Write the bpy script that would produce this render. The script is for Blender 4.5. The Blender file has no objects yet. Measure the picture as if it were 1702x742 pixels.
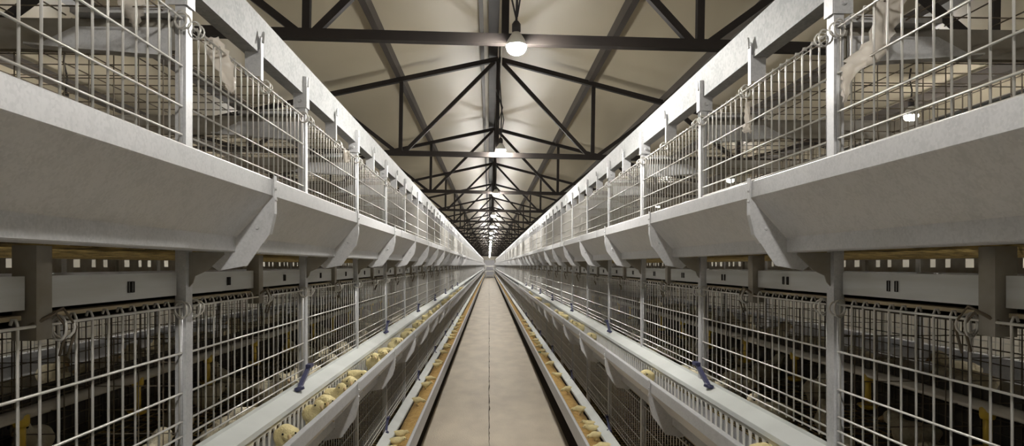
import bpy, bmesh, math, random
from mathutils import Vector, Matrix

random.seed(7)
sc = bpy.context.scene
COL = sc.collection

# ------------------------------------------------------------------ camera
E = 1.60                      # eye height above the walkway
F_PX = 1100.0                 # focal length in pixels of the 1702 px wide frame
YAW = math.atan(38.0 / F_PX)
cam_d = bpy.data.cameras.new('camera')
cam = bpy.data.objects.new('camera', cam_d)
COL.objects.link(cam)
cam_d.sensor_width = 36.0
cam_d.lens = 36.0 * F_PX / 1702.0
cam_d.shift_y = 70.0 / 1702.0
cam_d.clip_start = 0.02
cam_d.clip_end = 300
cam.location = (-0.06, 0.0, E)
cam.rotation_euler = (math.radians(90), 0, -YAW)
sc.camera = cam

# ------------------------------------------------------------------ world, exposure
w = bpy.data.worlds.new('world')
sc.world = w
w.use_nodes = True
w.node_tree.nodes['Background'].inputs[0].default_value = (0.6, 0.7, 0.85, 1)
w.node_tree.nodes['Background'].inputs[1].default_value = 0.05
vs = sc.view_settings
vs.view_transform = 'Standard'
vs.look = 'None'
vs.gamma = 1.0
vs.use_curve_mapping = False
vs.exposure = 0.48
BULB_L = 800.0                # radiance of the lamps
BULB_RGB = (1.0, 0.965, 0.905)

# ------------------------------------------------------------------ layout
D = 0.97                      # one cage bay
Y0 = 1.53                     # first post in view
TIER = 0.645
TIERS = {3: 0.0, 2: -TIER, 1: -2 * TIER}
A_POST, A_LIP, A_MID = 0.749, 0.555, 1.50
Y_END = 84.0
Y_BACK = -3.4
NB = 36                       # bays built one by one
K0 = -2
K_LAST = int((Y_END - 0.6 - Y0) / D)
TRUSS_D, TRUSS_Y = 3.39, 3.23
H_CHORD = 1.10
H_APEX = 2.06
SLOPE = (H_APEX - H_CHORD) / 4.03
TILT = 0.016                  # the whole roof hangs a little lower on the right
def py(k): return Y0 + D * k

# ------------------------------------------------------------------ materials
def mat(name, col, rough=0.5, metal=0.0, spec=0.5, var=0.0, scale=8.0, col2=None, bump=0.0, bscale=60.0,
        detail=4.0, trans=0.0, stretch=None, voronoi=False, alpha=None):
    m = bpy.data.materials.new(name)
    m.use_nodes = True
    nt = m.node_tree
    b = nt.nodes['Principled BSDF']
    b.inputs['Base Color'].default_value = (*col, 1)
    b.inputs['Roughness'].default_value = rough
    b.inputs['Metallic'].default_value = metal
    b.inputs['Specular IOR Level'].default_value = spec
    if trans: b.inputs['Transmission Weight'].default_value = trans
    if alpha is not None: b.inputs['Alpha'].default_value = alpha
    tc = nt.nodes.new('ShaderNodeTexCoord')
    src = tc.outputs['Object']
    if stretch:
        mp = nt.nodes.new('ShaderNodeMapping')
        mp.inputs['Scale'].default_value = stretch
        nt.links.new(src, mp.inputs['Vector']); src = mp.outputs['Vector']
    if col2 is not None:
        if voronoi:
            t = nt.nodes.new('ShaderNodeTexVoronoi'); t.inputs['Scale'].default_value = scale
            sep = nt.nodes.new('ShaderNodeSeparateColor')
            nt.links.new(t.outputs['Color'], sep.inputs[0]); f1 = sep.outputs[0]
            n2 = nt.nodes.new('ShaderNodeTexNoise'); n2.inputs['Scale'].default_value = scale * 0.12
            n2.inputs['Detail'].default_value = 5
            nt.links.new(src, n2.inputs['Vector'])
            mx = nt.nodes.new('ShaderNodeMath'); mx.operation = 'MULTIPLY_ADD'
            mx.inputs[1].default_value = 0.35
            nt.links.new(f1, mx.inputs[0]); 
            sb = nt.nodes.new('ShaderNodeMath'); sb.operation = 'MULTIPLY'; sb.inputs[1].default_value = 0.75
            nt.links.new(n2.outputs[0], sb.inputs[0]); nt.links.new(sb.outputs[0], mx.inputs[2])
            fac = mx.outputs[0]
        else:
            t = nt.nodes.new('ShaderNodeTexNoise'); t.inputs['Scale'].default_value = scale
            t.inputs['Detail'].default_value = detail
            fac = t.outputs[0]
        nt.links.new(src, t.inputs['Vector'])
        r = nt.nodes.new('ShaderNodeValToRGB')
        r.color_ramp.elements[0].position = 0.35; r.color_ramp.elements[0].color = (*col2, 1)
        r.color_ramp.elements[1].position = 0.65; r.color_ramp.elements[1].color = (*col, 1)
        nt.links.new(fac, r.inputs[0])
        nt.links.new(r.outputs[0], b.inputs['Base Color'])
    if bump:
        n = nt.nodes.new('ShaderNodeTexNoise'); n.inputs['Scale'].default_value = bscale
        n.inputs['Detail'].default_value = 4
        nt.links.new(src, n.inputs['Vector'])
        bp = nt.nodes.new('ShaderNodeBump'); bp.inputs['Strength'].default_value = bump
        bp.inputs['Distance'].default_value = 0.01
        nt.links.new(n.outputs[0], bp.inputs['Height'])
        nt.links.new(bp.outputs[0], b.inputs['Normal'])
    return m

M = {}
M['galv'] = mat('galvanised_steel', (0.63, 0.63, 0.64), 0.45, 0.3, col2=(0.55, 0.555, 0.565), voronoi=True, scale=240)
M['rail'] = mat('darkened_rail_zinc', (0.46, 0.47, 0.47), 0.6, 0.15, spec=0.3, col2=(0.36, 0.37, 0.375), voronoi=True, scale=120)  # zinc colour lowered to offset the strong lamp light on the rails
M['wire'] = mat('zinc_wire', (0.66, 0.64, 0.60), 0.38, 0.45)
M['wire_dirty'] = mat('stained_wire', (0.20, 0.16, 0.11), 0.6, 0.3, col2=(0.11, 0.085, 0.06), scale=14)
M['floor_wire'] = mat('caked_floor_wire', (0.62, 0.46, 0.18), 0.28, 0.3, col2=(0.12, 0.085, 0.035), scale=22)
M['panel'] = mat('belt_panel_zinc', (0.60, 0.61, 0.60), 0.5, 0.2, col2=(0.50, 0.50, 0.47), scale=5, stretch=(1, .5, 6))
M['post_dull'] = mat('dull_zinc', (0.40, 0.38, 0.34), 0.55, 0.25, col2=(0.26, 0.23, 0.18), scale=9)  # duller, browner zinc for spacers, brackets and cross beams
M['black_steel'] = mat('dark_painted_steel', (0.018, 0.015, 0.014), 0.6, 0.0, spec=0.25, col2=(0.030, 0.024, 0.021), scale=3)
M['purlin'] = mat('purlin_brown_steel', (0.075, 0.062, 0.052), 0.55, 0.0, col2=(0.055, 0.045, 0.038), scale=2)
M['ceiling'] = mat('cream_ceiling_sheet', (0.66, 0.585, 0.435), 0.45, 0.0, col2=(0.60, 0.53, 0.39), scale=0.7,
                   bump=0.25, bscale=1.6, stretch=(1, .6, 1))
M['wall'] = mat('cream_wall_sheet', (0.74, 0.70, 0.60), 0.5, 0.0, col2=(0.66, 0.62, 0.52), scale=0.9, bump=0.1, bscale=2)
M['concrete'] = mat('concrete', (0.56, 0.48, 0.36), 0.62, 0.0, col2=(0.45, 0.38, 0.285), scale=2.2, detail=9,
                    bump=0.25, bscale=45, stretch=(1.6, .7, 1))
M['soil_shade'] = mat('dark_joint', (0.07, 0.055, 0.04), 0.9)  # soiled floor and joint; dark tone also deepens the shade beneath the racks
M['pvc'] = mat('white_plastic', (0.78, 0.77, 0.72), 0.4, col2=(0.70, 0.68, 0.62), scale=6)
M['guard'] = mat('pale_grey_plastic', (0.60, 0.62, 0.60), 0.7, spec=0.25, col2=(0.54, 0.56, 0.54), scale=5)
M['drink'] = mat('dusty_white_pipe', (0.56, 0.52, 0.44), 0.5, col2=(0.44, 0.40, 0.33), scale=9)
M['yellow'] = mat('yellow_plastic', (0.62, 0.42, 0.04), 0.4)
M['blue'] = mat('dark_blue_plastic', (0.045, 0.048, 0.11), 0.4)
M['belt'] = mat('manure_belt', (0.07, 0.06, 0.045), 0.7, col2=(0.045, 0.036, 0.025), scale=6)
M['ledge'] = mat('yellowed_belt_edge', (0.46, 0.38, 0.24), 0.6, col2=(0.33, 0.27, 0.17), scale=12)
M['feed'] = mat('ground_feed', (0.62, 0.40, 0.13), 0.9, col2=(0.48, 0.29, 0.085), scale=30, bump=0.8, bscale=160)
M['down'] = mat('chick_down', (0.86, 0.75, 0.40), 0.95, spec=0.1, col2=(0.80, 0.68, 0.38), scale=35, bump=0.6, bscale=220)
M['pale_down'] = mat('pale_chick_down', (0.84, 0.77, 0.58), 0.95, spec=0.1, col2=(0.74, 0.65, 0.47), scale=30, bump=0.6, bscale=220)
M['beak'] = mat('beak_horn', (0.58, 0.42, 0.22), 0.5)
M['eye'] = mat('eye_black', (0.01, 0.01, 0.01), 0.15)
M['film'] = mat('torn_plastic_film', (0.88, 0.83, 0.76), 0.3, col2=(0.78, 0.72, 0.64), scale=20)
_n = M['film'].node_tree
_t = _n.nodes.new('ShaderNodeBsdfTranslucent'); _t.inputs[0].default_value = (.9, .85, .78, 1)
_m = _n.nodes.new('ShaderNodeMixShader'); _m.inputs[0].default_value = .5
_n.links.new(_n.nodes['Principled BSDF'].outputs[0], _m.inputs[1]); _n.links.new(_t.outputs[0], _m.inputs[2])
_c = _n.nodes.new('ShaderNodeBsdfTransparent'); _k = _n.nodes.new('ShaderNodeMixShader'); _k.inputs[0].default_value = .28
_n.links.new(_m.outputs[0], _k.inputs[1]); _n.links.new(_c.outputs[0], _k.inputs[2])
_n.links.new(_k.outputs[0], _n.nodes['Material Output'].inputs[0])
M['cyan'] = mat('turquoise_plastic', (0.10, 0.50, 0.48), 0.4)
M['cable'] = mat('black_cable', (0.03, 0.025, 0.025), 0.5)
M['conduit'] = mat('white_cable', (0.70, 0.68, 0.62), 0.5)
M['doorpaint'] = mat('pale_door_paint', (0.75, 0.75, 0.80), 0.45)
def glow(name, strength):
    m = bpy.data.materials.new(name); m.use_nodes = True
    nt = m.node_tree; nt.nodes.clear()
    e = nt.nodes.new('ShaderNodeEmission'); o = nt.nodes.new('ShaderNodeOutputMaterial')
    e.inputs[0].default_value = (*BULB_RGB, 1); e.inputs[1].default_value = strength
    nt.links.new(e.outputs[0], o.inputs[0])
    return m
M['bulb'] = glow('lit_bulb', BULB_L)
M['bulb_dim'] = glow('lit_bulb_weaker', BULB_L * .45)

# ------------------------------------------------------------------ mesh helpers
class MB:
    def __init__(self): self.v = []; self.f = []
    def add(self, vs, fs):
        n = len(self.v); self.v += [tuple(p) for p in vs]; self.f += [tuple(i + n for i in q) for q in fs]; return self
    def box(self, x0, x1, y0, y1, z0, z1):
        return self.add([(x0,y0,z0),(x1,y0,z0),(x1,y1,z0),(x0,y1,z0),(x0,y0,z1),(x1,y0,z1),(x1,y1,z1),(x0,y1,z1)],
                        [(0,1,2,3),(4,5,6,7),(0,1,5,4),(1,2,6,5),(2,3,7,6),(3,0,4,7)])
    def bar(self, p, q, a, b=None, up=(0,1,0)):
        """square bar from p to q, a across and b along the 'up' direction"""
        b = b or a
        p, q, up = Vector(p), Vector(q), Vector(up)
        d = (q - p).normalized()
        s = d.cross(up)
        if s.length < 1e-4: s = d.cross(Vector((1,0,0)))
        s.normalize(); u = s.cross(d).normalized()
        vs = []
        for c in (p, q):
            for (i, j) in ((-1,-1),(1,-1),(1,1),(-1,1)): vs.append(c + s*(i*a/2) + u*(j*b/2))
        return self.add(vs, [(0,1,2,3),(4,5,6,7),(0,1,5,4),(1,2,6,5),(2,3,7,6),(3,0,4,7)])
    def path(self, pts, r, n=6, closed=False, cap=True):
        pts = [Vector(p) for p in pts]
        m = len(pts); rs = r if isinstance(r, (list, tuple)) else [r]*m
        ref = None; vs = []; fs = []
        for i, p in enumerate(pts):
            if closed: d = pts[(i+1)%m] - pts[i-1]
            else: d = pts[min(i+1, m-1)] - pts[max(i-1, 0)]
            d.normalize()
            if ref is None:
                ref = d.orthogonal().normalized()
            ref = (ref - d*ref.dot(d)).normalized(); u = d.cross(ref)
            for k in range(n):
                t = 2*math.pi*k/n
                vs.append(p + (ref*math.cos(t) + u*math.sin(t))*rs[i])
        for i in range(m if closed else m-1):
            j = (i+1) % m
            for k in range(n): fs.append((i*n+k, i*n+(k+1)%n, j*n+(k+1)%n, j*n+k))
        if cap and not closed:
            fs.append(tuple(range(n))); fs.append(tuple(range((m-1)*n, m*n)))
        return self.add(vs, fs)
    def tube(self, p, q, r, n=6): return self.path([p, q], r, n)
    def prism_y(self, poly, y0, y1):
        n = len(poly)
        vs = [(x, y0, z) for x, z in poly] + [(x, y1, z) for x, z in poly]
        fs = [tuple(range(n)), tuple(range(n, 2*n))] + [(i, (i+1)%n, n+(i+1)%n, n+i) for i in range(n)]
        return self.add(vs, fs)
    def sheet_y(self, line, t, y0, y1):
        """folded sheet of thickness t: an open polyline in xz drawn out along y"""
        L = [Vector((x, z)) for x, z in line]; off = []
        for i, p in enumerate(L):
            nn = Vector((0, 0))
            if i > 0: d = (L[i]-L[i-1]).normalized(); nn += Vector((-d.y, d.x))
            if i < len(L)-1: d = (L[i+1]-L[i]).normalized(); nn += Vector((-d.y, d.x))
            nn.normalize(); off.append(p + nn*t)
        n = len(L)
        poly = [(p.x, p.y) for p in L] + [(p.x, p.y) for p in reversed(off)]
        m = 2*n
        vs = [(x, y0, z) for x, z in poly] + [(x, y1, z) for x, z in poly]
        fs = [(i, (i+1)%m, m+(i+1)%m, m+i) for i in range(m)]
        for i in range(n-1):
            fs.append((i, i+1, m-2-i, m-1-i)); fs.append((m+i, m+i+1, 2*m-2-i, 2*m-1-i))
        return self.add(vs, fs)
    def lathe(self, prof, n=16, c=(0,0,0)):
        vs = []; fs = []
        for r, z in prof:
            for k in range(n):
                t = 2*math.pi*k/n; vs.append((c[0]+r*math.cos(t), c[1]+r*math.sin(t), c[2]+z))
        for i in range(len(prof)-1):
            for k in range(n): fs.append((i*n+k, i*n+(k+1)%n, (i+1)*n+(k+1)%n, (i+1)*n+k))
        fs.append(tuple(range(n))); fs.append(tuple(range((len(prof)-1)*n, len(prof)*n)))
        return self.add(vs, fs)
    def mesh(self, name, m, smooth=False):
        me = bpy.data.meshes.new(name)
        me.from_pydata(self.v, [], self.f)
        b = bmesh.new(); b.from_mesh(me)
        bmesh.ops.recalc_face_normals(b, faces=b.faces)
        if smooth:
            for fc in b.faces: fc.smooth = True
        b.to_mesh(me); b.free()
        me.materials.append(M[m] if isinstance(m, str) else m)
        return me

def put(name, me, loc=(0,0,0), parent=None, rot=None, scale=None):
    o = bpy.data.objects.new(name, me)
    o.location = loc
    if rot: o.rotation_euler = rot
    if scale: o.scale = (scale,)*3 if not isinstance(scale, tuple) else scale
    if parent: o.parent = parent
    COL.objects.link(o)
    return o
def tag(o, label=None, cat=None, group=None, kind=None):
    if label: o['label'] = label
    if cat: o['category'] = cat
    if group: o['group'] = group
    if kind: o['kind'] = kind
    return o
def thing(name, label, cat, loc=(0,0,0), group=None, rot=None):
    o = put(name, None, loc, rot=rot)
    return tag(o, label, cat, group)
ORD = ['first','second','third','fourth','fifth','sixth','seventh','eighth','ninth','tenth','eleventh','twelfth',
       'thirteenth','fourteenth','fifteenth','sixteenth','seventeenth','eighteenth','nineteenth','twentieth']
def nth(i):
    if i < len(ORD): return ORD[i]
    n = i + 1
    return str(n) + {1:'st',2:'nd',3:'rd'}.get(n % 10 if n % 100 not in (11,12,13) else 0, 'th')
SIDE = {-1: 'left', 1: 'right'}
LEVEL = {3: 'upper', 2: 'middle', 1: 'lowest'}

# ------------------------------------------------------------------ room shell
def shell():
    fl = tag(put('floor', MB().box(-4.1, 4.1, -6, Y_END, -0.16, -0.03).mesh('floor', 'soil_shade')), kind='structure')
    # two poured slabs with an irregular joint between them
    rnd = random.Random(3)
    pts = []; y = -6.0
    while y < Y_END:
        g = -0.06 + rnd.uniform(-.003, .003)
        wj = 0.004 + 0.015*rnd.random()**2.5
        pts.append((y, g - wj/2, g + wj/2)); y += rnd.uniform(.05, .22) if y < 18 else 2.0
    pts.append((Y_END, -.063, -.057))
    for sgn in (0, 1):
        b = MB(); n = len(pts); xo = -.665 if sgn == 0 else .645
        vs = []
        for p in pts:
            xi = p[1] if sgn == 0 else p[2]
            vs += [(xi, p[0], 0), (xo, p[0], 0), (xi, p[0], -.03), (xo, p[0], -.03)]
        fs = []
        for i in range(n-1):
            a, c = 4*i, 4*i+4
            fs += [(a, a+1, c+1, c), (a, a+2, c+2, c), (a+1, a+3, c+3, c+1), (a+2, a+3, c+3, c+2)]
        fs += [(0,1,3,2), (4*n-4, 4*n-3, 4*n-1, 4*n-2)]
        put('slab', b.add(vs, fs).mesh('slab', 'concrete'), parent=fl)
    for s in (-1, 1):
        zt = E + H_CHORD + 0.10 - TILT*s*4.1
        tag(put('wall_'+SIDE[s], MB().box(*sorted((s*4.05, s*4.15)), -6, Y_END, 0, zt).mesh('wall', 'wall')), kind='structure')
    zr = E + H_APEX + 0.13
    c = MB()
    for s in (-1, 1):
        q = -TILT*s*4.15
        c.prism_y([(0, zr), (s*4.15, zr - SLOPE*4.15 + q), (s*4.15, zr - SLOPE*4.15 + .06 + q), (0, zr + .06)], -6, Y_END)
    tag(put('ceiling', c.mesh('ceiling', 'ceiling')), kind='structure')
    for nm, y0 in (('wall_far', Y_END), ('wall_back', -6.1)):
        zc = E + H_CHORD + .2
        poly = [(-4.15, 0), (4.15, 0), (4.15, zr - SLOPE*4.15 - TILT*4.15), (0, zr), (-4.15, zr - SLOPE*4.15 + TILT*4.15)]
        tag(put(nm, MB().prism_y(poly, y0, y0+.1).mesh(nm, 'wall')), kind='structure')
    d = tag(put('door_1', None, (0.0, Y_END - .03, 0)), kind='structure')
    put('door_leaf', MB().box(-.62, .62, -.02, .02, 0.02, 2.2).mesh('door_leaf', 'doorpaint'), parent=d)
    fr = MB().box(-.72, -.62, -.04, .03, 0, 2.3).box(.62, .72, -.04, .03, 0, 2.3).box(-.72, .72, -.04, .03, 2.2, 2.3)
    put('door_frame', fr.mesh('door_frame', 'pvc'), parent=d)
    put('door_handle', MB().box(.48, .52, -.07, -.02, 1.0, 1.15).mesh('door_handle', 'black_steel'), parent=d)
shell()

# ------------------------------------------------------------------ roof trusses, purlins
def truss():
    def top(x): return H_APEX - SLOPE*abs(x)
    P = {}
    P['bottom_chord'] = [((-4.03, H_CHORD), (4.03, H_CHORD), .048)]
    P['top_chord'] = [((s*4.03, top(4.03)+.005), (0, top(0)), .045) for s in (-1, 1)]
    P['king_post'] = [((0, H_CHORD), (0, top(0)), .036)]
    P['vertical_web'] = [((s*x, H_CHORD), (s*x, top(x)), .036) for s in (-1, 1) for x in (.96, 2.45)]
    P['diagonal_web'] = []
    for s in (-1, 1):
        for a, b in (((0.04, top(0)-.03), (.93, H_CHORD)), ((.99, H_CHORD), (1.72, top(1.72))),
                     ((1.72, top(1.72)), (2.42, H_CHORD)), ((2.48, H_CHORD), (3.2, top(3.2)))):
            P['diagonal_web'].append(((s*a[0], a[1]), (s*b[0], b[1]), .036))
    return P
TP = truss()
T_MESH = {nm: [MB().bar((a[0], 0, a[1]), (b[0], 0, b[1]), wd, wd).mesh(nm, 'black_steel') for a, b, wd in L] for nm, L in TP.items()}
far_t = MB()
for L in TP.values():
    for a, b, wd in L: far_t.bar((a[0], 0, a[1]), (b[0], 0, b[1]), wd, wd)
far_t = far_t.mesh('roof_truss', 'black_steel')
NT = int((Y_END - 1 - TRUSS_Y)/TRUSS_D) + 1
for i in range(-1, NT):
    y = TRUSS_Y + TRUSS_D*i
    rot = (0, TILT, 0)
    if i == -1:
        lab, grp = 'dark steel roof truss above and just behind the viewpoint', 'roof trusses'
    elif i < 8:
        lab, grp = f'dark steel roof truss, {nth(i)} one from the camera', 'roof trusses'
    else:
        lab, grp = 'small distant dark roof truss in the crowd towards the far wall', 'distant roof trusses'
    if i < 12:
        t = thing('roof_truss', lab, 'roof truss', (0, y, E), grp, rot)
        for nm, L in T_MESH.items():
            for me in L: put(nm, me, parent=t)
    else:
        t = tag(put('roof_truss', far_t, (0, y, E), rot=rot), lab, 'roof truss', grp)
for x, nm in ((-3.3,'fourth'), (-2.5,'third'), (-1.73,'second'), (-.96,'first'), (.96,'first'), (1.73,'second'), (2.5,'third'), (3.3,'fourth')):
    z = E + H_APEX - SLOPE*abs(x) + .058 - TILT*x
    s = 'left' if x < 0 else 'right'
    wd = .05 if abs(x) < 1 else .085
    b = MB().box(x-wd/2, x+wd/2, -5.9, Y_END-.02, z-.035, z+.035 + (.03 if abs(x) < 1 else .0))
    tag(put('purlin', b.mesh('purlin', 'purlin')), f'long brown purlin under the ceiling, {nm} {s} of the ridge', 'purlin', 'purlins')
z = E + H_APEX
tag(put('ridge_beam', MB().box(-.065, .025, -5.9, Y_END-.02, z+.025, z+.095).mesh('ridge_beam', 'black_steel')),
    'wide dark steel beam running along the ridge of the ceiling', 'beam')
tag(put('ridge_strip', MB().box(-.145, -.11, -5.9, Y_END-.02, z+.03, z+.1).mesh('ridge_strip', 'purlin')),
    'narrow brown strip beside the dark ridge beam', 'beam')
b = MB()
pts = []
for i in range(0, 60):
    y = -3 + i*1.46
    pts.append((.055 + .012*math.sin(i*2.1), min(y, Y_END-.1), z - .045 + .02*math.cos(i*1.3)))
tag(put('power_cable', b.path(pts, .007, 6).mesh('power_cable', 'conduit', True)),
    'thin white power cable strung along the ridge above the lamps', 'cable')

# ------------------------------------------------------------------ lamps
def lamp_meshes():
    dome = [(.049, .0005), (.0485, -.006), (.044, -.020), (.034, -.032), (.020, -.039), (.004, -.041)]
    bulb = MB().lathe(dome, 18)
    hous = MB().lathe([(.0492, .001), (.050, .006), (.042, .028), (.028, .050), (.017, .066)], 18).mesh('housing', 'pvc', True)
    sock = MB().lathe([(.0165, .0665), (.021, .070), (.021, .105), (.012, .118), (.005, .124)], 12).mesh('socket', 'cable', True)
    bulb, dim = bulb.mesh('bulb', 'bulb', True), bulb.mesh('bulb', 'bulb_dim', True)
    return bulb, dim, hous, sock
BULB, DIM, HOUS, SOCK = lamp_meshes()
def lamp(x, y, h, label, group, loops=False):
    t = thing('hanging_lamp', label, 'lamp', (x, y, E + h), group)
    put('bulb', BULB if abs(x) < 2 else DIM, parent=t); put('housing', HOUS, parent=t); put('socket', SOCK, parent=t)
    zt = H_APEX + .13 - SLOPE*abs(x) - TILT*x - h + .004
    c = MB().path([(0,0,.12), (.01,.005,.12+(zt-.12)*.3), (-.012,0,.12+(zt-.12)*.65), (-.01 if abs(x)<2 else 0,0,zt)], .006, 6)
    put('cord', c.mesh('cord', 'cable', True), parent=t)
    if loops:
        c = MB().path([(0,0,.13), (-.03,.0,.26), (.02,0,.42), (-.045,0,.60), (.0,0,.45), (.03,0,.30), (.004,0,.14)], .0045, 5)
        put('cord_loop', c.mesh('cord_loop', 'cable', True), parent=t)
hb = [1.047, 1.14, 1.07, 1.0, .98, .98]
for i in range(-2, NT):
    y = TRUSS_Y - .07 + TRUSS_D*i
    h = hb[min(i, 5)] if i >= 0 else 1.08
    x = max(.0, .07 - .015*max(i, 0))
    if i < 0: lab = 'lit bulb hanging behind the viewpoint, ' + ('directly overhead' if i == -1 else 'farther back')
    elif i < 8: lab = f'lit bulb hanging over the central aisle, {nth(i)} from the camera'
    else: lab = 'tiny distant lit bulb in the row over the central aisle'
    lamp(x, y, h, lab, 'lit bulbs over the central aisle' if i < 8 else 'distant bulbs over the central aisle', i in (0, 1))
for s in (-1, 1):
    for i in range(-1, 7):
        y = 4.7 + 3.6*i
        lamp(s*3.0, y, 1.085, f'lit bulb over the {SIDE[s]} side aisle behind the cages, {nth(i+1)} from the camera', 'bulbs over the side aisles')

# ------------------------------------------------------------------ feed troughs
LIPP = [(.578, .192), (.572, .197), (.556, .197), (.555, .195), (.555, .159), (.5575, .1575), (.642, .063)]
BOTP = [(.640, .070), (.640, .033), (.644, .031), (.716, .031), (.735, .045), (.737, .12)]
LIP1 = [(.578, .192), (.572, .197), (.556, .197), (.555, .195), (.555, .088), (.558, .083), (.615, .045), (.642, .045)]
FIN = [(.5515, .200), (.5515, .118), (.562, .072), (.588, .032), (.611, -.001), (.676, -.013), (.712, .012), (.712, .0295),
       (.638, .0295), (.638, .061), (.5525, .156), (.5535, .201)]
def fin_mesh(s):
    b = MB().prism_y([(s*a, h) for a, h in FIN], -.0015, .0015)
    m1 = b.mesh('trough_bracket', 'galv')
    e = MB()
    edge = [(.5505, .205), (.5505, .118), (.561, .071), (.575, .05)]
    e.sheet_y([(s*a, h) for a, h in edge], .0018*s, .0, .018)
    m2 = e.mesh('flange', 'galv')
    r = []
    for a, h in ((.588, .085), (.551, .175), (.551, .15)):
        if a > .56: r.append(MB().path([(s*a, -.001, h), (s*a, -.006, h)], [.005, .003], 8).mesh('rivet', 'galv'))
        else: r.append(MB().path([(s*a, .009, h), (s*(a-.004), .009, h)], [.004, .0025], 8).mesh('rivet', 'galv'))
    return m1, m2, r
FINS = {s: fin_mesh(s) for s in (-1, 1)}
GRILLE = {}
def grille_mesh(s):
    """slotted feeding grille of one bay: two rails, and waisted bars that leave rounded slots between"""
    n = 20; st = D/n
    rails = MB().box(*sorted((s*.694, s*.699)), 0, D, .165, .19).box(*sorted((s*.694, s*.699)), 0, D, .062, .075)
    def bar(b, y):
        zs = [(.075, .021), (.090, .010), (.12, .0075), (.15, .010), (.165, .021)]
        vs = []; fs = []
        for z_, w_ in zs:
            vs += [(s*.694, y-w_/2, z_), (s*.694, y+w_/2, z_), (s*.699, y+w_/2, z_), (s*.699, y-w_/2, z_)]
        for q in range(len(zs)-1):
            for k in range(4): fs.append((4*q+k, 4*q+(k+1)%4, 4*q+4+(k+1)%4, 4*q+4+k))
        return b.add(vs, fs)
    full = MB().box(*sorted((s*.694, s*.699)), 0, D, .165, .19).box(*sorted((s*.694, s*.699)), 0, D, .062, .075)
    for i in range(n): bar(full, (i+.5)*st)
    return full.mesh('feeding_grille', 'pvc'), rails.mesh('feeding_grille', 'pvc'), bar(MB(), 0).mesh('grille_bar', 'pvc')
GR = {s: grille_mesh(s) for s in (-1, 1)}
def strip_line(s, tier=2):
    if tier == 1: return [(s*.738, .226), (s*.728, .218), (s*.686, .198), (s*.684, .184)]
    return [(s*.747, .222), (s*.745, .213), (s*.690, .194), (s*.688, .180)]
SHIFT1 = {-1: .012, 1: -.025}   # the lowest right trough sits a little closer to the walkway
KEND = K0 + NB
for s in (-1, 1):
    for tier, dz in TIERS.items():
        t = thing('feed_trough', f'long galvanised feed trough along the {SIDE[s]} {LEVEL[tier]} tier of cages', 'feed trough', (SHIFT1[s] if tier == 1 else 0, 0, E + dz), 'feed troughs along the aisle')
        put('outer_sheet', MB().sheet_y([(s*a, h) for a, h in (LIP1 if tier == 1 else LIPP)], .0016*s, Y_BACK, Y_END-.5).mesh('outer_sheet', 'galv'), parent=t)
        put('trough_bottom', MB().sheet_y([(s*a, h) for a, h in BOTP], .0016*s, Y_BACK, Y_END-.5).mesh('trough_bottom', 'galv'), parent=t)
        put('guard_strip', MB().sheet_y(strip_line(s, tier), .002*s, Y_BACK, Y_END-.5).mesh('guard_strip', 'guard'), parent=t)
        far = MB()
        for k in range(K0, K_LAST):
            y = py(k)
            if tier == 1: continue
            if k < KEND:
                f = put('trough_bracket', FINS[s][0], (0, y, 0), t)
                if k < 8:
                    put('flange', FINS[s][1], parent=f)
                    if k < 5:
                        for rv in FINS[s][2]: put('rivet', rv, parent=f)
                if tier == 2 and -1 <= k < 16:
                    g = put('feeding_grille', GR[s][0] if k > 3 else GR[s][1], (0, y, 0), t)
                    if -1 <= k <= 3:
                        for q in range(20): put('grille_bar', GR[s][2], (0, (q+.5)*D/20, 0), g)
            else:
                far.prism_y([(s*a, h) for a, h in FIN], y-.0015, y+.0015)
        if tier > 1: tag(put('distant_brackets', far.mesh('distant_brackets', 'galv'), parent=t), kind='stuff')
        # seam joints of the lip every second bay
        for k in range(K0, 9 if tier > 1 else K0, 2):
            y = py(k) + .30
            sb = MB().sheet_y([(s*.5536, .1985), (s*.5536, .158), (s*.5565, .155)], .0012*s, 0, .05).mesh('lip_splice', 'galv')
            if k > 0: put('lip_splice', sb, (0, y, 0), t)
    # troughs on the far side of the rack, facing the side aisle
    for tier, dz in TIERS.items():
        t = thing('feed_trough', f'feed trough behind the {SIDE[s]} {LEVEL[tier]} cages, facing the side aisle', 'feed trough', (0, 0, E + dz), 'feed troughs on the side aisles')
        b = MB().sheet_y([(s*(3.0-a), h) for a, h in LIPP], -.0016*s, Y_BACK, 40)
        put('outer_sheet', b.mesh('outer_sheet', 'galv'), parent=t)
        b = MB().sheet_y([(s*(3.0-a), h) for a, h in BOTP], -.0016*s, Y_BACK, 40)
        put('trough_bottom', b.mesh('trough_bottom', 'galv'), parent=t)
# yellow feed lying in the lowest troughs
for s in (-1, 1):
    b = MB(); vs = []; fs = []; rnd = random.Random(11 + s)
    ys = []; y = 1.5
    while y < Y_END - .6:
        ys.append(y); y += .06 if y < 14 else 1.0
    prof = [(.5575, .150), (.58, .158), (.61, .156), (.65, .146), (.70, .135)]
    for y in ys:
        for a, h in prof: vs.append((s*a, y, h + rnd.uniform(-.005, .006)))
        vs += [(s*.70, y, .06), (s*.56, y, .09)]
    n = 7
    for i in range(len(ys)-1):
        for k in range(n): fs.append((i*n+k, i*n+(k+1)%n, (i+1)*n+(k+1)%n, (i+1)*n+k))
    b.add(vs, fs)
    tag(put('ground_feed', b.mesh('ground_feed', 'feed', True), (SHIFT1[s], 0, E + TIERS[1])),
        f'yellow ground feed filling the lowest {SIDE[s]} trough', 'feed', kind='stuff')

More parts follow.
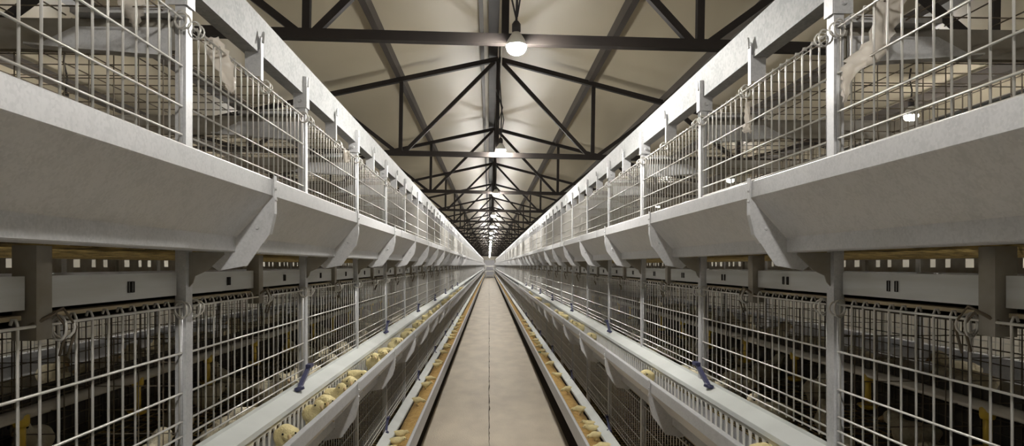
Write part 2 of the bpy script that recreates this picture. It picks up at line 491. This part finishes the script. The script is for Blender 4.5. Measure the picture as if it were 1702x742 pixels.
# ------------------------------------------------------------------ cage racks
H_TOP = .64
def slot_mesh(s):
    b = MB()
    for o in (0,):
        for (y0, y1, z0, z1) in ((-.0045, -.0033, -.011, .011), (.0033, .0045, -.011, .011), (-.0045, .0045, .0098, .011), (-.0045, .0045, -.011, -.0098)):
            b.box(*sorted((s*.7575, s*.7598)), o+y0, o+y1, z0, z1)
    return b.mesh('slot_frame', 'black_steel')
def xs(s, a0, a1): return sorted((s*a0, s*a1))
for s in (-1, 1):
    side = SIDE[s]
    R = thing('cage_rack', f'galvanised frame carrying the three tiers of cages on the {side}', 'cage rack', (0, 0, E), 'cage racks')
    # --- protos
    post = MB()
    post.box(*xs(s, .742, .7455), -.016, .016, -E, H_TOP)          # web of a channel, open towards the cages
    post.box(*xs(s, .7455, .766), -.016, -.0135, -E, H_TOP)
    post.box(*xs(s, .7455, .766), .0135, .016, -E, H_TOP)
    post = post.mesh('post', 'galv')
    head = MB().box(*xs(s, .737, .741), -.02, .02, .585, .70).box(*xs(s, .741, .785), -.022, -.0185, .585, .70)
    head = head.mesh('post_head', 'galv')
    bolt = MB().path([(s*.762, -.022, 0), (s*.762, -.030, 0)], [.008, .006], 8).mesh('bolt', 'galv')
    hook = MB().box(*xs(s, .742, .746), -.010, .010, .555, .685).box(*xs(s, .746, .790), -.010, -.0075, .565, .645)
    hook.path([(s*.744, 0, .68), (s*.738, 0, .70), (s*.736, -.012, .665)], .004, 6)
    hook = hook.mesh('rail_hook', 'galv')
    spacer = MB().box(*xs(s, .7455, .749), -.018, .018, -.115, .030).box(*xs(s, .749, .782), -.018, -.015, -.115, .03).box(*xs(s, .749, .782), .015, .018, -.115, .03)
    spacer = spacer.mesh('tier_spacer', 'post_dull')
    brk = MB().prism_y([(s*a, h) for a, h in ((.7415, .0295), (.663, .0295), (.662, .024), (.700, -.012), (.728, -.025), (.733, -.04), (.7415, -.05))], -.002, .002)
    brk = brk.mesh('support_bracket', 'post_dull')
    lead = MB().path([(s*.755, 0, -.095), (s*.735, .03, -.075), (s*.73, .05, -.10), (s*.745, .055, -.145)], .0023, 6)
    lead.path([(s*.755, -.01, -.095), (s*.733, .045, -.068), (s*.728, .07, -.10), (s*.745, .075, -.15)], .0023, 6)
    lead = lead.mesh('wire_loop', 'wire_dirty', True)
    panel = MB().box(*xs(s, .760, .763), .022, D/2-.022, -.068, -.017).box(*xs(s, .763, .775), .022, D/2-.022, -.068, -.065)
    panel.box(*xs(s, .763, .772), .022, D/2-.022, -.020, -.017)
    panel = panel.mesh('belt_panel', 'panel')
    slot = slot_mesh(s)
    beam = MB().box(*xs(s, .766, 2.234), -.010, .010, .485, .555).mesh('cross_beam', 'post_dull')
    gus = MB()
    prof = [(.768, .53), (.768, .462), (.95, .474), (1.07, .484), (.98, .53)]
    gus.prism_y([(s*a, h) for a, h in prof], -.030, -.027)
    gus.prism_y([(s*a, h) for a, h in ((.768, .459), (.95, .471), (1.07, .481), (1.07, .485), (.95, .475), (.768, .463))], -.060, -.027)
    gus.prism_y([(s*a, h) for a, h in ((.768, .575), (.98, .568), (.98, .556), (.768, .556))], -.045, .01)
    gus = gus.mesh('gusset', 'galv')
    low = MB().box(*xs(s, .766, 2.234), -.008, .008, -.070, -.046).mesh('belt_support', 'post_dull')
    # --- continuous parts
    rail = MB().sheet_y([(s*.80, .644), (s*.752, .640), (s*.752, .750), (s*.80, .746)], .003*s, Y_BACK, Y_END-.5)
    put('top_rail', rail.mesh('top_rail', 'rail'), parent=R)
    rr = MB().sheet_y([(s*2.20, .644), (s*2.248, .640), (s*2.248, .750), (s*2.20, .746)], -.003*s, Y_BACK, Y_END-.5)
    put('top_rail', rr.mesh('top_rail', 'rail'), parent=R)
    for dz in (0, -TIER, -2*TIER):
        put('belt_edge', MB().box(*xs(s, .768, .80), Y_BACK, Y_END-.5, -.084, -.077).mesh('belt_edge', 'ledge'), (0, 0, dz), R)
    far = MB()
    for k in range(K0, K_LAST):
        y = py(k)
        if k >= KEND:
            far.box(*xs(s, .742, .766), y-.016, y+.016, -E, H_TOP)
            for dz in (0, -TIER):
                far.box(*xs(s, .7455, .78), y+D/2-.018, y+D/2+.018, -.115+dz, .03+dz)
                far.box(*xs(s, .760, .763), y+.02, y+D-.02, -.068+dz, -.017+dz)
            far.box(*xs(s, .742, .746), y-.01, y+.01, .555, .685)
            continue
        p = put('post', post, (0, y, 0), R)
        if k < 10:
            hd = put('post_head', head, (0, y, 0), R); put('bolt', bolt, (0, 0, .61), hd); put('bolt', bolt, (0, 0, .655), hd)
        else:
            put('post_head', head, (0, y, 0), R)
        put('rail_hook', hook, (0, y + .004, 0), R) if k > 0 else None
        put('rail_hook', hook, (0, y + D/2, 0), R)
        for j, dz in enumerate((0, -TIER)):
            if j == 1 and k < 0: continue
            put('tier_spacer', spacer, (0, y + D/2, dz), R)
            put('support_bracket', brk, (0, y, dz), R)
            for h2 in (0, 1):
                pn = put('belt_panel', panel, (0, y + h2*D/2, dz), R)
                if k < 7 and j == 0:
                    for o in ((-.013, .013) if s > 0 else (-.0065, .0065)): put('slot_frame', slot, (0, D/4 + .03 + o, -.043), pn)
            if k < 8 and j == 0: put('wire_loop', lead, (0, y + D/2 - .02, dz), R)
        if k < 14:
            put('cross_beam', beam, (0, y, 0), R)
            g = put('gusset', gus, (0, y, 0), R)
        put('belt_support', low, (0, y + .24, 0), R)
    tag(put('distant_frame', far.mesh('distant_frame', 'galv'), parent=R), kind='stuff')
    rp = MB().box(*xs(s, 2.234, 2.258), -.016, .016, -E, H_TOP).mesh('post', 'galv')
    rpan = MB().box(*xs(s, 2.237, 2.240), .022, D/2-.022, -.068, -.012)
    for y0, y1 in ((.022, .075), (.135, .235), (.275, .345), (.39, D/2-.022)): rpan.box(*xs(s, 2.237, 2.240), y0, y1, -.012, .032)
    rpan = rpan.mesh('belt_panel', 'post_dull')
    rspc = MB().box(*xs(s, 2.22, 2.2545), -.018, .018, -.115, .030).mesh('tier_spacer', 'post_dull')
    for k in range(-1, 16):
        put('post', rp, (0, py(k), 0), R)
        for dz in (0, -TIER):
            put('tier_spacer', rspc, (0, py(k) + D/2, dz), R)
            for h2 in (0, 1): put('belt_panel', rpan, (0, py(k) + h2*D/2, dz), R)
    # manure belts
    for tier, dz in TIERS.items():
        b = MB().box(*xs(s, .78, 2.22), Y_BACK, Y_END-.6, -.044, -.038)
        b.box(*xs(s, .772, 2.228), Y_BACK, Y_END-.6, -.100, -.094)       # upper run, return run, and the end rollers' joining strip
        b.box(*xs(s, .78, 2.22), Y_BACK-.006, Y_BACK, -.100, -.038)
        tag(put('manure_belt', b.mesh('manure_belt', 'belt'), (0, 0, E + dz)),
            f'dark plastic manure belt under the {side} {LEVEL[tier]} tier cages', 'conveyor belt', 'manure belts')

# ------------------------------------------------------------------ wire cages
HW = [.552, .446, .357, .292, .259, .236]     # heights of the level wires
WR = .0024
NW = 21
def vwire(s, a, top=.556, bot=.228):
    """upright wire with its end hooked over the top wire"""
    return MB().path([(s*a, 0, bot), (s*a, 0, top), (s*(a+.003), 0, top+.008), (s*(a+.008), 0, top+.008), (s*(a+.011), 0, top)], WR, 6)
def front_wires(s, a0=A_POST):
    return ([vwire(s, a0+.004).mesh('upright_wire', 'wire', True)],
            MB().tube((s*(a0-.001), .022, 0), (s*(a0-.001), D-.022, 0), WR*1.05, 6).mesh('level_wire', 'wire', True),
            MB().tube((s*(a0+.002), 0, .228), (s*(a0+.002), 0, .556), .004, 8).mesh('edge_rod', 'galv', True))
def front_joined(s, a0=A_POST, m='wire', n=4):
    b = MB()
    for i in range(NW): 
        y = D*(i+.5)/NW
        b.path([(s*(a0+.004), y, .228), (s*(a0+.004), y, .564)], WR, n)
    for h in HW: b.tube((s*(a0-.001), .022, h), (s*(a0-.001), D-.022, h), WR, n)
    return b.mesh('front_mesh', m)
def ring_mesh(s):
    b = MB()
    for (yy, r, tilt) in ((.0, .020, .3), (.012, .017, -.2)):
        pts = [(s*(A_POST - .006 + .016*math.cos(t)), yy + tilt*r*math.cos(t), .545 + r*math.sin(t)) for t in [2*math.pi*i/14 for i in range(14)]]
        b.path(pts, .0022, 5, closed=True)
    return b.mesh('hinge_ring', 'wire', True)
def partition(s, m):
    b = MB()
    for i in range(13):
        a = .80 + i*.055
        b.tube((s*a, 0, .09), (s*a, 0, .48), .0014, 4)
    for i in range(8): b.tube((s*.775, .002, .10 + i*.054), (s*1.48, .002, .10 + i*.054), .0014, 4)
    return b.mesh('partition_mesh', m)
def backmesh(s, m):
    b = MB()
    for i in range(24): y = D*(i+.5)/24; b.tube((s*1.49, y, .08), (s*1.49, y, .56), .002, 4)
    for i in range(12): b.tube((s*1.488, .01, .09 + i*.042), (s*1.488, D-.01, .09 + i*.042), .002, 4)
    return b.mesh('back_mesh', m)
def floormesh(s, m):
    b = MB()
    for i in range(15): a = .77 + i*.050; b.bar((s*a, .01, .038), (s*a, D-.01, .038), .0045, .003, (0,0,1))
    for i in range(16): y = D*(i+.5)/16; b.bar((s*.765, y, .034), (s*1.485, y, .034), .006, .004, (0,0,1))
    return b.mesh('floor_mesh', m)
def topmesh(s, m):
    b = MB()
    for i in range(7): a = .78 + i*.115; b.tube((s*a, .01, .562), (s*a, D-.01, .562), .0018, 4)
    for i in range(9): y = D*(i+.5)/9; b.tube((s*.76, y, .566), (s*1.485, y, .566), .0018, 4)
    return b.mesh('top_mesh', m)
n_in_view = {}
for s in (-1, 1):
    up, lvl, rod = front_wires(s)
    up = up[0]
    fj, fj4 = front_joined(s, n=6), front_joined(s, n=3)
    ring = ring_mesh(s)
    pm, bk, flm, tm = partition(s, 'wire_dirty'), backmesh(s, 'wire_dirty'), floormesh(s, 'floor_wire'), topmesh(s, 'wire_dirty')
    sides = SIDE[s]
    cb = MB().box(*xs(s, 1.494, 1.506), .005, D-.005, .04, .26).mesh('shade_board', 'belt')  # added dark board, blocks light through the cage backs to darken the interior
    for tier, dz in TIERS.items():
        kfirst = {3: -1, 2: -1, 1: 1}[tier]
        far = MB()
        for k in range(kfirst, K_LAST):
            if k >= KEND:
                for i in range(0, NW, 3): y = py(k) + D*(i+.5)/NW; far.bar((s*.753, y, .228), (s*.753, y, .56), .006)
                for h in HW[:4]: far.bar((s*.75, py(k), h), (s*.75, py(k)+D, h), .005, .005, (0,0,1))
                continue
            i = k - kfirst
            if i == 0 and tier > 1: lab = f'nearest wire cage on the {sides} {LEVEL[tier]} tier, cut by the photo edge'
            elif i < 12: lab = f'wire cage on the {sides} {LEVEL[tier]} tier, {nth(i)} in view from the camera'
            else: lab = f'small distant wire cage far along the {sides} {LEVEL[tier]} tier'
            grp = f'wire cages of the {sides} {LEVEL[tier]} tier' if i < 12 else f'distant wire cages of the {sides} {LEVEL[tier]} tier'
            t = thing('wire_cage', lab, 'cage', (0, py(k), E + dz), grp)
            if k < 4 and tier > 1:
                fp = put('front_panel', None, (0, .020, 0), t)
                for yy in (0, D-.040, .009): put('edge_rod', rod, (0, yy, 0), fp)
                for q in range(NW):
                    yy = D*(q+.5)/NW
                    put('upright_wire', up, (0, yy-.020 + random.uniform(-.002, .002), 0), fp, rot=(random.uniform(-.006, .006), 0, 0))
                for h in HW: put('level_wire', lvl, (0, -.020, h + random.uniform(-.002, .002)), fp)
                put('hinge_ring', ring, (0, .03-.02, 0), fp); put('hinge_ring', ring, (0, D/2+.03-.02, 0), fp)
                put('hinge_ring', ring, (0, D-.04-.02, 0), fp)
            else:
                put('front_panel', fj if k < 14 else fj4, parent=t)
            if k < 20:
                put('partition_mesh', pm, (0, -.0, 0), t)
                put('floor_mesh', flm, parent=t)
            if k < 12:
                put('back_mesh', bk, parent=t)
                if tier == 2: put('shade_board', cb, parent=t)
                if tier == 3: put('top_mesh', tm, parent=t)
        tag(put('distant_cages', far.mesh('distant_cages', 'wire'), (0, 0, E + dz)),
            f'wire cage fronts of the {sides} {LEVEL[tier]} tier merging near the far end', 'cage', kind='stuff')
    # cages on the other face of the rack
    fr = front_joined(-s, -3.0 + A_POST, 'wire', 4) if False else None
    b = MB()
    for i in range(NW): y = D*(i+.5)/NW; b.path([(s*2.247, y, .228), (s*2.247, y, .564)], WR, 4)
    for h in HW: b.tube((s*2.251, .022, h), (s*2.251, D-.022, h), WR, 4)
    fr = b.mesh('front_panel', 'wire')
    b = MB()
    for i in range(15): a = 1.51 + i*.050; b.bar((s*a, .01, .038), (s*a, D-.01, .038), .0045, .003, (0,0,1))
    for i in range(16): y = D*(i+.5)/16; b.bar((s*1.51, y, .034), (s*2.235, y, .034), .006, .004, (0,0,1))
    frf = b.mesh('floor_mesh', 'floor_wire')
    for tier, dz in TIERS.items():
        if tier == 1: continue
        for k in range(0, 12):
            t = thing('wire_cage', f'wire cage behind the {sides} {LEVEL[tier]} tier, opening on the side aisle, {nth(k)} from the camera', 'cage', (0, py(k), E + dz), f'{LEVEL[tier]} wire cages opening on the {sides} side aisle')
            put('front_panel', fr, parent=t); put('floor_mesh', frf, parent=t)

# ------------------------------------------------------------------ drinker lines
for s in (-1, 1):
    cup = MB()
    cup.lathe([(.014, -.010), (.016, -.004), (.016, .014), (.011, .019)], 10)
    cup.lathe([(.004, -.012), (.008, -.030), (.009, -.060), (.005, -.075)], 10)
    cup.lathe([(.006, -.092), (.020, -.088), (.030, -.076), (.027, -.076), (.012, -.084)], 12)
    cup.box(-.004, .004, -.010, .010, -.085, -.01)
    cup = cup.mesh('drinker_cup', 'yellow', True)
    for tier in (2, 1):
        dz = TIERS[tier]
        t = thing('drinker_line', f'dusty white water pipe with yellow drinkers inside the {SIDE[s]} {LEVEL[tier]} cages', 'water pipe', (s*1.06, 0, E + dz + .325), 'drinker lines')
        put('pipe', MB().path([(0, Y_BACK+.5, 0), (0, Y_END-1, 0)], .0135, 10).mesh('pipe', 'drink', True), parent=t)
        for i in range(40 if tier == 2 else 0):
            put('drinker_cup', cup, (0, .98 + .47*i, -.016), t)

# ------------------------------------------------------------------ blue clips on the guard strips
for s in (-1, 1):
    c1 = MB().bar((s*.738, .02, .265), (s*.722, -.165, .214), .014, .012, (0,0,1)).bar((s*.738, .03, .268), (s*.738, -.015, .268), .03, .012, (0,0,1))
    c1 = c1.mesh('clip_arm', 'blue')
    c2 = MB().lathe([(.006, -.008), (.017, -.008), (.018, 0), (.016, .006), (.006, .006)], 14).mesh('clip_eye', 'blue', True)
    for tier in (2, 1):
        for q, k in enumerate(range(1, 14, 2)):
            lab = f'dark blue plastic clip on the {SIDE[s]} {LEVEL[tier]} guard strip, {nth(q)} from the camera'
            t = thing('plastic_clip', lab, 'clip', (0, py(k), E + TIERS[tier]), 'blue clips on the guard strips')
            put('clip_arm', c1, parent=t); put('clip_eye', c2, (s*.720, -.175, .216), t, rot=(0, s*math.radians(20), 0))

# ------------------------------------------------------------------ chicks
def blob(name, balls, m, voxel=.0045):
    b = bmesh.new()
    for (c, r) in balls:
        mt = Matrix.Translation(c) @ Matrix.Diagonal((*r, 1))
        bmesh.ops.create_uvsphere(b, u_segments=16, v_segments=10, radius=1, matrix=mt)
    me = bpy.data.meshes.new(name); b.to_mesh(me); b.free()
    o = bpy.data.objects.new('tmp', me); COL.objects.link(o)
    md = o.modifiers.new('r', 'REMESH'); md.mode = 'VOXEL'; md.voxel_size = voxel
    sm = o.modifiers.new('s', 'SMOOTH'); sm.factor = .6; sm.iterations = 4
    dg = bpy.context.evaluated_depsgraph_get()
    res = bpy.data.meshes.new_from_object(o.evaluated_get(dg))
    bpy.data.objects.remove(o)
    res.name = name; res.materials.clear(); res.materials.append(M[m])
    for p in res.polygons: p.use_smooth = True
    return res
def chick_proto(head, m):
    hx, hz = head
    balls = [((0, 0, .058), (.046, .034, .034)), ((.018, 0, .062), (.034, .031, .032)), ((-.028, 0, .062), (.028, .027, .026)),
             ((-.048, 0, .068), (.014, .013, .012)), ((-.002, .028, .060), (.030, .009, .020)), ((-.002, -.028, .060), (.030, .009, .020))]
    for t in (.35, .6, .85):
        balls.append(((.022 + (hx-.022)*t, 0, .066 + (hz-.066)*t), (.023 - .004*t, .022 - .004*t, .022 - .004*t)))
    balls.append(((hx, 0, hz), (.0215, .0185, .0195)))
    for sg in (-1, 1): balls.append(((.0, sg*.017, .032), (.014, .012, .018)))
    body = blob('chick_body', balls, m)
    dn = -.35 if hz > .08 else -.8
    beak = MB().path([(hx+.017, 0, hz-.001), (hx+.026, 0, hz-.004+.004*dn), (hx+.033, 0, hz-.004+.013*dn)], [.0062, .0045, .001], 8).mesh('beak', 'beak', True)
    eyes = []
    for sg in (-1, 1):
        eyes.append(MB().lathe([(.0005, -.0032), (.0025, -.002), (.0032, 0), (.0025, .002), (.0005, .0032)], 8, (hx+.0095, sg*.0172, hz+.004)).mesh('eye', 'eye', True))
    legs = []
    for sg in (-1, 1):
        b = MB().path([(0, sg*.016, .03), (.004, sg*.017, .004)], .0028, 6)
        for a in (-.6, 0, .6): b.path([(.004, sg*.017, .003), (.004 + .018*math.cos(a), sg*.017 + .018*math.sin(a), .0015)], [.0024, .0012], 5)
        b.path([(.004, sg*.017, .003), (-.008, sg*.017, .0015)], [.0024, .0012], 5)
        legs.append(b.mesh('leg', 'beak', True))
    return body, beak, eyes, legs
CH = {('up', m): chick_proto((.050, .098), m) for m in ('down', 'pale_down')}
CH.update({('peck', m): chick_proto((.068, .052), m) for m in ('down', 'pale_down')})
CH.update({('mid', m): chick_proto((.062, .078), m) for m in ('down', 'pale_down')})
def chick(x, y, z, rz, pose, m, sc_, label, group, tilt=0, small=False):
    t = thing('chick', label, 'chick', (x, y, z), group, (0, tilt, rz))
    t.scale = (sc_,)*3
    body, beak, eyes, legs = CH[(pose, m)]
    put('body', body, parent=t); put('beak', beak, parent=t)
    if small: return
    for e in eyes: put('eye', e, parent=t)
    for l in legs: put('leg', l, parent=t)
rnd = random.Random(21)
def ch_row(s, tier, spots, m):
    for i, y in enumerate(sorted(spots)):
        far = i >= 14
        lab = (f'{"pale" if m != "down" else "yellow"} chick feeding at the {SIDE[s]} {LEVEL[tier]} trough, {nth(i)} from the camera' if not far else
               f'tiny distant chick feeding far along the {SIDE[s]} {LEVEL[tier]} trough')
        grp = f'chicks at the {SIDE[s]} {LEVEL[tier]} trough' + (', far along' if far else '')
        face = 0 if s < 0 else math.pi           # towards the aisle
        rz = face + (-1 if s < 0 else 1)*rnd.uniform(.6, 1.3)
        pose = rnd.choice(['up', 'mid', 'mid'])
        if tier == 2:
            a, z = .656 + rnd.uniform(-.004, .004), .078
            chick(s*a, y, E + TIERS[2] + z, rz, pose, m, rnd.uniform(.98, 1.08), lab, grp, small=y > 7)
        else:
            a, z = .658 + rnd.uniform(-.006, .006) + s*SHIFT1[s], .146
            chick(s*a, y, E + TIERS[1] + z, face + rnd.uniform(-.35, .35), rnd.choice(['peck', 'mid', 'peck']), m, rnd.uniform(.72, .80), lab, grp, small=y > 7)
ch_row(-1, 2, [1.74, 1.98, 2.28, 2.42, 2.57, 2.86, 3.0, 3.42, 3.56, 3.80, 4.15, 4.32, 4.75, 4.95, 5.5, 5.75, 6.3, 6.6, 7.4, 7.7, 8.8, 9.2, 10.5, 11.5, 12.6, 14], 'down')
ch_row(1, 2, [1.72, 2.98, 4.62, 5.25, 5.45, 6.3, 6.7, 8.2, 9.5, 9.8, 11.4], 'down')
ch_row(-1, 1, [3.76, 3.98, 4.16, 4.34, 5.40, 6.1, 6.45, 7.3, 7.6, 8.4, 8.9, 9.1, 10, 10.4, 10.9, 11.6, 12.4, 13.2, 14], 'down')
ch_row(1, 1, [3.98, 4.26, 4.42, 4.56, 5.02, 5.85, 6.6, 7.4, 8.1, 8.5, 9.0, 9.35, 9.7, 10.3, 10.6, 11.4, 12.2, 13], 'down')
for s in (-1, 1):
    for k in range(-1, 7):
        n = 6 if k < 3 else 4
        for i in range(n):
            a = rnd.uniform(.83, .98) if i < n//2 else rnd.uniform(1.02, 1.42)
            y = py(k) + .09 + (D-.18)*((i % (n//2)) + .5)/(n//2) + rnd.uniform(-.05, .05)
            lab = f'pale chick inside the {nth(k+1)} middle cage on the {SIDE[s]}, {nth(i % (n//2))} along the {"front" if i < n//2 else "back"}'
            chick(s*a, y, E + TIERS[2] + .040, rnd.uniform(0, 6.28), rnd.choice(['up', 'mid', 'up', 'peck']), 'pale_down',
                  rnd.uniform(1.15, 1.4), lab, f'chicks inside the middle cages on the {SIDE[s]}')

for s in (-1, 1):
    for k in range(1, 9):
        for i in range(5):
            chick(s*rnd.uniform(1.62, 2.12), py(k) + .1 + .19*i + rnd.uniform(-.04, .04), E + TIERS[2] + .040, rnd.uniform(0, 6.28),
                  rnd.choice(['up', 'mid', 'up']), 'pale_down', rnd.uniform(1.5, 1.9),
                  f'larger pale bird in the cages behind the {SIDE[s]} middle tier, {nth(k*5 + i - 5)} along', f'birds behind the {SIDE[s]} middle tier', small=True)

# ------------------------------------------------------------------ torn plastic scraps and small litter
def scrap(label, pts, loc, seed, thick=.0012):
    """crumpled strip of film: rows of (dx, dz, half width)"""
    r = random.Random(seed); vs = []; fs = []; n = 6
    dense = []
    for i in range(len(pts)-1):
        for q in range(4):
            t = q/4; dense.append(tuple(pts[i][j]*(1-t) + pts[i+1][j]*t for j in range(3)))
    dense.append(pts[-1])
    for (dx, dz, hw) in dense:
        e0, e1 = r.uniform(.8, 1.2), r.uniform(.8, 1.2)
        for k in range(n):
            u = 2*k/(n-1) - 1
            vs.append((dx + u*hw*(e0 if u < 0 else e1), r.uniform(-.007, .007) + .008*math.sin(3*u + 30*dz), dz + r.uniform(-.002, .002)))
    for i in range(len(dense)-1):
        for k in range(n-1): fs.append((i*n+k, i*n+k+1, (i+1)*n+k+1, (i+1)*n+k))
    me = MB().add(vs, fs).mesh('plastic_scrap', 'film', True)
    o = put('plastic_scrap', me, loc)
    sd = o.modifiers.new('thickness', 'SOLIDIFY'); sd.thickness = thick
    tag(o, label, 'plastic scrap', 'torn plastic scraps')
def at(px, pyy, y):
    """point at depth y seen at a photograph pixel (depth comes from the cage wire it hangs on)"""
    return (-.06 + (px - 813)/F_PX*y, y, E + (441 - pyy)/F_PX*y)
scrap('long torn strip of cloudy plastic caught on the nearest right upper cage', [(.035, .06, .030), (.03, 0, .032), (.015, -.04, .025), (-.015, -.075, .040), (-.045, -.10, .018), (-.062, -.135, .008), (-.06, -.17, .003)], at(1463, 28, 1.38), 1)
scrap('crumpled clear plastic scrap hanging from the top of the nearest left upper cage', [(0, .05, .02), (0, .0, .026), (0, -.02, .024), (.004, -.045, .010), (.008, -.06, .003)], at(230, 10, 1.48), 2)
scrap('wide crumpled plastic sheet behind the second left upper cage front', [(-.02, .06, .018), (-.005, .02, .028), (.012, -.02, .026), (.024, -.06, .014), (.03, -.085, .005)], at(372, 105, 1.75), 3)
scrap('small cream plastic tag hanging inside the second right upper cage', [(0, .05, .008), (0, .02, .012), (.003, -.02, .010), (.004, -.035, .014), (.004, -.05, .012)], at(1247, 192, 2.05), 4)
scrap('white plastic scrap on a wire of the third left upper cage', [(0, .03, .012), (0, 0, .02), (.0, -.03, .012)], at(578, 262, 3.16), 5)
o = MB().lathe([(.002, 0), (.022, .002), (.026, .012), (.020, .020), (.004, .022)], 10).box(-.03, .03, -.012, .012, .004, .014)
tag(put('turquoise_wrapper', o.mesh('turquoise_wrapper', 'cyan'), (.60, 8.55, E + TIERS[1] + .156)), 'crumpled turquoise wrapper lying in the lowest right trough', 'wrapper')
# white stepped barrier before the far door
t = thing('barrier', 'white barrier of level rails at the far end of the aisle', 'barrier', (0, Y_END - 1.6, 0))
for h in (.25, .85, 1.45):
    put('level_rail', MB().box(-.48, .48, -.03, .03, h-.05, h+.05).mesh('level_rail', 'pvc'), parent=t)
for x in (-.48, .48):
    put('upright', MB().box(x-.04, x+.04, -.035, .035, 0, 1.6).mesh('upright', 'pvc'), parent=t)
